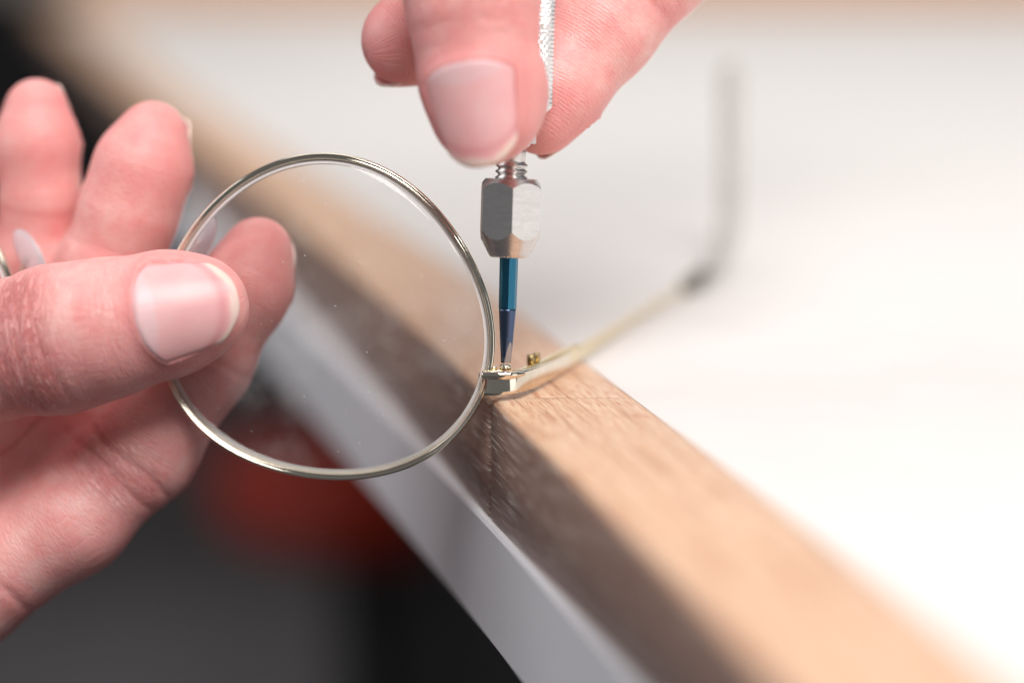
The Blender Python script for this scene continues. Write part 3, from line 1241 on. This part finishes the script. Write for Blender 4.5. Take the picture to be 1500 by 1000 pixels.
    def build(s, name, step):
        V, Q = s.mesh(step)
        o = mesh_obj(name, V, Q, MAT['skin'])
        # finger coordinates and zones
        best = np.full(len(V), 1e9)
        UV = np.zeros((len(V), 2)); Z = np.zeros((len(V), 3))
        for c in s.chains:
            d = c.sdf(V)
            U, A, Dm = c.uv(V)
            m = d < best
            best = np.where(m, d, best)
            rmean = float(np.mean(c.r[:2]))
            UV[m] = np.stack([U, A * rmean], axis=1)[m]
            z = np.zeros((len(V), 3))
            Dn = Dm / (np.linalg.norm(Dm, axis=1)[:, None] + 1e-9)
            z[:, 0] = 0.02
            for u0, su, dr, amp in c.knuckles:
                z[:, 0] += amp * np.exp(-((U - u0) / su) ** 2) * np.clip(Dn @ unit(dr) * 1.5 - 0.35, 0, 1)
            if c.pad_dir is not None:
                z[:, 1] = np.clip(Dn @ unit(c.pad_dir) * 1.6 + 0.2, 0, 1) * np.clip((c.pad_len * 3.2 - U) / 12, 0.25, 1)
            z[:, 2] = 0.65 * np.exp(-((U + 1) / 9.0) ** 2)
            for nl in c.nails:
                u, t, r = nl.coords(V)
                e1, e2, e3 = nl.edge(u, t)
                sd = np.maximum(e1, e2)
                z[:, 2] += 0.8 * np.exp(-((sd - 0.6) / 1.6) ** 2) * (r > nl.R * 0.5) * (np.abs(t) < nl.W * 1.5)
                inn = np.clip(-np.maximum(sd, e3) / 0.6, 0, 1) * (r > nl.R * 0.5)
                z[:, 1] *= 1 - inn
                z[:, 0] *= 1 - inn
            for u0, dep, wid, dr, sl in c.creases:
                z[:, 2] += 0.5 * np.exp(-((U - u0) / (wid * 3)) ** 2)
            Z[m] = z[m]
        set_uv(o, UV)
        set_attr(o, 'zones', np.clip(Z, 0, 1).astype(np.float32))
        for c in s.chains:
            for nl in c.nails:
                nl.build(o)
        return o


def subdivide(V, Q):
    E = np.concatenate([Q[:, [0, 1]], Q[:, [1, 2]], Q[:, [2, 3]], Q[:, [3, 0]]])
    E = np.sort(E, axis=1)
    U, inv = np.unique(E, axis=0, return_inverse=True)
    inv = inv.reshape(-1)
    n = len(Q); nv = len(V)
    mid = (V[U[:, 0]] + V[U[:, 1]]) / 2
    cen = V[Q].mean(axis=1)
    e = [nv + inv[k * n:(k + 1) * n] for k in range(4)]
    c = nv + len(U) + np.arange(n)
    out = [np.stack([Q[:, 0], e[0], c, e[3]], 1), np.stack([e[0], Q[:, 1], e[1], c], 1),
           np.stack([c, e[1], Q[:, 2], e[2]], 1), np.stack([e[3], c, e[2], Q[:, 3]], 1)]
    return np.concatenate([V, mid, cen]), np.concatenate(out)


def J(px, py, dz, r):
    return (cam(px, py, dz), r)


BACK = FWD
FRONT = -FWD
# ---- left hand: thumb in front of the rim, index finger behind the lens, two more fingers curled up behind
L_thumb_a = unit(cam(300, 452, -2.0) - cam(60, 502, -2.0))
thumb = Chain(
    [J(287, 451, -2.6, 7.7), J(238, 461, -2.6, 8.9), J(150, 482, -2.4, 9.9), J(85, 497, -1.0, 10.6), J(0, 513, 1.0, 9.6), J(-130, 560, 8, 11.5), J(-300, 640, 16, 15.0)],
    nails=[Nail(cam(284, 456, -2.6), L_thumb_a, FRONT + UP * 0.10, 14.8, 8.0, 8.75, kc=0.020, cb=0.20, ct=0.27)],
    creases=[(19.5, 0.12, 0.45, FRONT, 0.8), (22.5, 0.16, 0.5, FRONT, -0.6), (25.5, 0.13, 0.45, FRONT, 0.5), (28.0, 0.10, 0.5, FRONT, 0.9)],
    blobs=[(cam(262, 455, 1.0), 7.6, 3.0)],
    knuckles=[(22.5, 4.3, FRONT, 1.6), (30, 6, FRONT, 0.4), (11, 3, FRONT, 0.2)], pad_dir=BACK)
index = Chain(
    [J(378, 368, 15.0, 5.2), J(356, 428, 15.5, 6.4), J(298, 530, 16.0, 7.0), J(210, 660, 15.0, 7.7), J(106, 760, 13.0, 8.1), J(-60, 862, 14, 9.4), J(-260, 920, 20, 13.0)],
    nails=[Nail(cam(374, 384, 15.3), cam(378, 368, 15.0) - cam(345, 448, 15.5), BACK * 0.75 + RIGHT * 0.75 + UP * 0.2, 10.0, 5.4, 5.6, kc=0.025, ct=0.3, sw=1.2)],
    creases=[(38.0, 0.26, 0.5, FRONT, 0.6), (41.0, 0.2, 0.45, FRONT, 0.3), (17.5, 0.15, 0.5, FRONT, 0.3), (63, 0.2, 0.5, FRONT, 1.0)],
    blobs=[(cam(364, 410, 13.8), 5.3, 4.0)], k=3.2,
    knuckles=[(40, 6, FRONT, 0.5)], pad_dir=FRONT)
middle = Chain(
    [J(223, 200, 19.0, 5.4), J(209, 245, 19.0, 6.7), J(189, 308, 19.5, 7.4), J(158, 400, 22.0, 8.0), J(95, 560, 30.0, 9.0), J(-120, 760, 34, 11.5)],
    nails=[Nail(cam(224, 214, 20.2), cam(222, 200, 19.0) - cam(186, 310, 19.5), RIGHT * 0.82 + BACK * 0.62, 11.0, 5.4, 6.0, kc=0.02, ct=0.3, sw=1.14)],
    creases=[(17.5, 0.07, 0.5, FRONT, 0.3)],
    blobs=[(cam(209, 250, 18.0), 6.2, 4.0)],
    pad_dir=FRONT)
ring = Chain(
    [J(54, 163, 26.0, 5.1), J(55, 212, 26.0, 5.9), J(60, 285, 26.5, 6.0), J(52, 390, 29.0, 6.9), J(20, 560, 36.0, 8.0), J(-160, 720, 38, 11.0)],
    nails=[Nail(cam(56, 172, 27.0), cam(52, 160, 26.0) - cam(56, 240, 26), RIGHT * 0.82 + BACK * 0.62, 10.5, 5.0, 5.6, kc=0.02, ct=0.3, sw=1.14)],
    creases=[(15.5, 0.07, 0.5, FRONT, 0.3)],
    blobs=[(cam(54, 215, 25.2), 5.4, 4.0)],
    pad_dir=FRONT)
little = Chain(
    [J(-120, 240, 30.0, 5.0), J(-122, 300, 31.0, 5.6), J(-130, 400, 34, 6.4), J(-150, 520, 40, 7.6), J(-260, 680, 42, 10.0)],
    nails=[Nail(cam(-118, 244, 31), cam(-120, 230, 30) - cam(-122, 300, 31), RIGHT * 0.9 + BACK * 0.55, 9.0, 4.6, 5.2)], pad_dir=FRONT)
palmL = [(cam(-130, 720, 48), cam(-330, 800, 50), 17.0, 20.0), (cam(-110, 830, 36), cam(-330, 830, 40), 15.0, 19.0), (cam(-270, 690, 46), cam(-460, 820, 48), 17, 21),
         (cam(-330, 800, 46), cam(-640, 900, 54), 21.0, 25.0), (cam(-640, 900, 54), cam(-1150, 1090, 76), 25.0, 31.0),
         (cam(70, 628, 23), cam(-140, 655, 25), 8.0, 13.0)]
hand1 = Hand([thumb, index, middle, ring, little], palmL).build('hand', 0.95)
tag(hand1, 'hand with palm turned to us pinching the round lens between thumb and finger', 'hand', 'hands of the person repairing the spectacles')

# ---- right hand: thumb in front of the grip, index behind it, middle finger curled to the left
R_ta = unit(cam(712, 205, -17) - cam(690, 60, -17))
thumb = Chain(
    [J(710, 163, -14.5, 7.7), J(703, 115, -14.5, 8.3), J(693, 20, -14.0, 8.9), J(690, -60, -13.0, 10.2), J(705, -170, -10.0, 9.9), J(770, -420, 0.0, 13.0)],
    nails=[Nail(cam(710, 171, -14.5), R_ta, FRONT * 1.0 - RIGHT * 0.24 + UP * 0.1, 14.8, 6.9, 8.1, kc=0.014, cb=0.13, ct=0.23)],
    creases=[(20.0, 0.18, 0.6, FRONT, 0.4), (23.0, 0.22, 0.7, FRONT, -0.4), (26.0, 0.2, 0.6, FRONT, 0.4), (11.5, 0.10, 0.8, FRONT, 0.2)],
    blobs=[(cam(728, 140, -11.5), 7.0, 3.0)],
    knuckles=[(23, 6, FRONT, 1.0), (12, 4, FRONT, 0.3)], pad_dir=BACK + RIGHT)
index = Chain(
    [J(794, 168, 6.0, 6.0), J(820, 118, 7.0, 7.4), J(880, 40, 9.0, 8.2), J(965, -58, 12.0, 8.6), J(1070, -210, 20.0, 9.6), J(1040, -480, 40.0, 12.0)],
    nails=[Nail(cam(799, 172, 7.0), cam(794, 168, 6.0) - cam(850, 80, 8.0), RIGHT * 0.62 - UP * 0.52 + BACK * 0.55, 10.5, 5.4, 5.85, kc=0.03, sw=1.1, ct=0.3)],
    creases=[(22.0, 0.3, 0.7, FRONT - RIGHT * 0.6, 0.4), (24.5, 0.2, 0.6, FRONT - RIGHT * 0.6, 0.4)],
    blobs=[(cam(808, 130, 5.4), 6.4, 3.0)],
    knuckles=[(24, 4, FRONT, 0.3)], pad_dir=FRONT - RIGHT * 0.5, pad_len=14.0)
middle = Chain(
    [J(592, 62, 9.0, 6.3), J(640, 48, 11.0, 7.0), J(730, 20, 16.0, 7.8), J(860, -70, 24.0, 8.8), J(1010, -230, 34.0, 9.8), J(1010, -500, 46.0, 12.0)],
    nails=[Nail(cam(598, 68, 10.0), cam(592, 62, 9.0) - cam(665, 40, 12.0), -UP * 0.86 - RIGHT * 0.1 + BACK * 0.42, 11.5, 5.4, 6.0, kc=0.015, ct=0.2, sw=1.2)],
    creases=[(22, 0.3, 0.7, FRONT, 0.3)],
    blobs=[(cam(606, 50, 7.6), 6.2, 3.0)], pad_dir=FRONT)
ring = Chain([J(700, -110, 30.0, 6.6), J(760, -150, 34, 7.6), J(880, -220, 40.0, 8.4), J(980, -340, 46.0, 9.4), J(980, -540, 52.0, 11.5)], pad_dir=FRONT)
little = Chain([J(760, -260, 44.0, 5.6), J(820, -300, 48, 6.6), J(900, -370, 54.0, 7.6), J(950, -450, 56, 8.6), J(940, -600, 58.0, 10.5)], pad_dir=FRONT)
palmR = [(cam(1020, -510, 42), cam(960, -760, 46), 16.0, 21.0), (cam(960, -560, 52), cam(930, -780, 54), 15.0, 20.0), (cam(800, -480, 8), cam(900, -760, 34), 15, 20),
         (cam(940, -760, 46), cam(1000, -1050, 60), 22.0, 25.0), (cam(1000, -1050, 60), cam(1150, -1500, 90), 25.0, 31.0)]
hand2 = Hand([thumb, index, middle, ring, little], palmR).build('hand', 0.95)
tag(hand2, 'hand from above gripping the screwdriver between thumb and forefinger', 'hand', 'hands of the person repairing the spectacles')
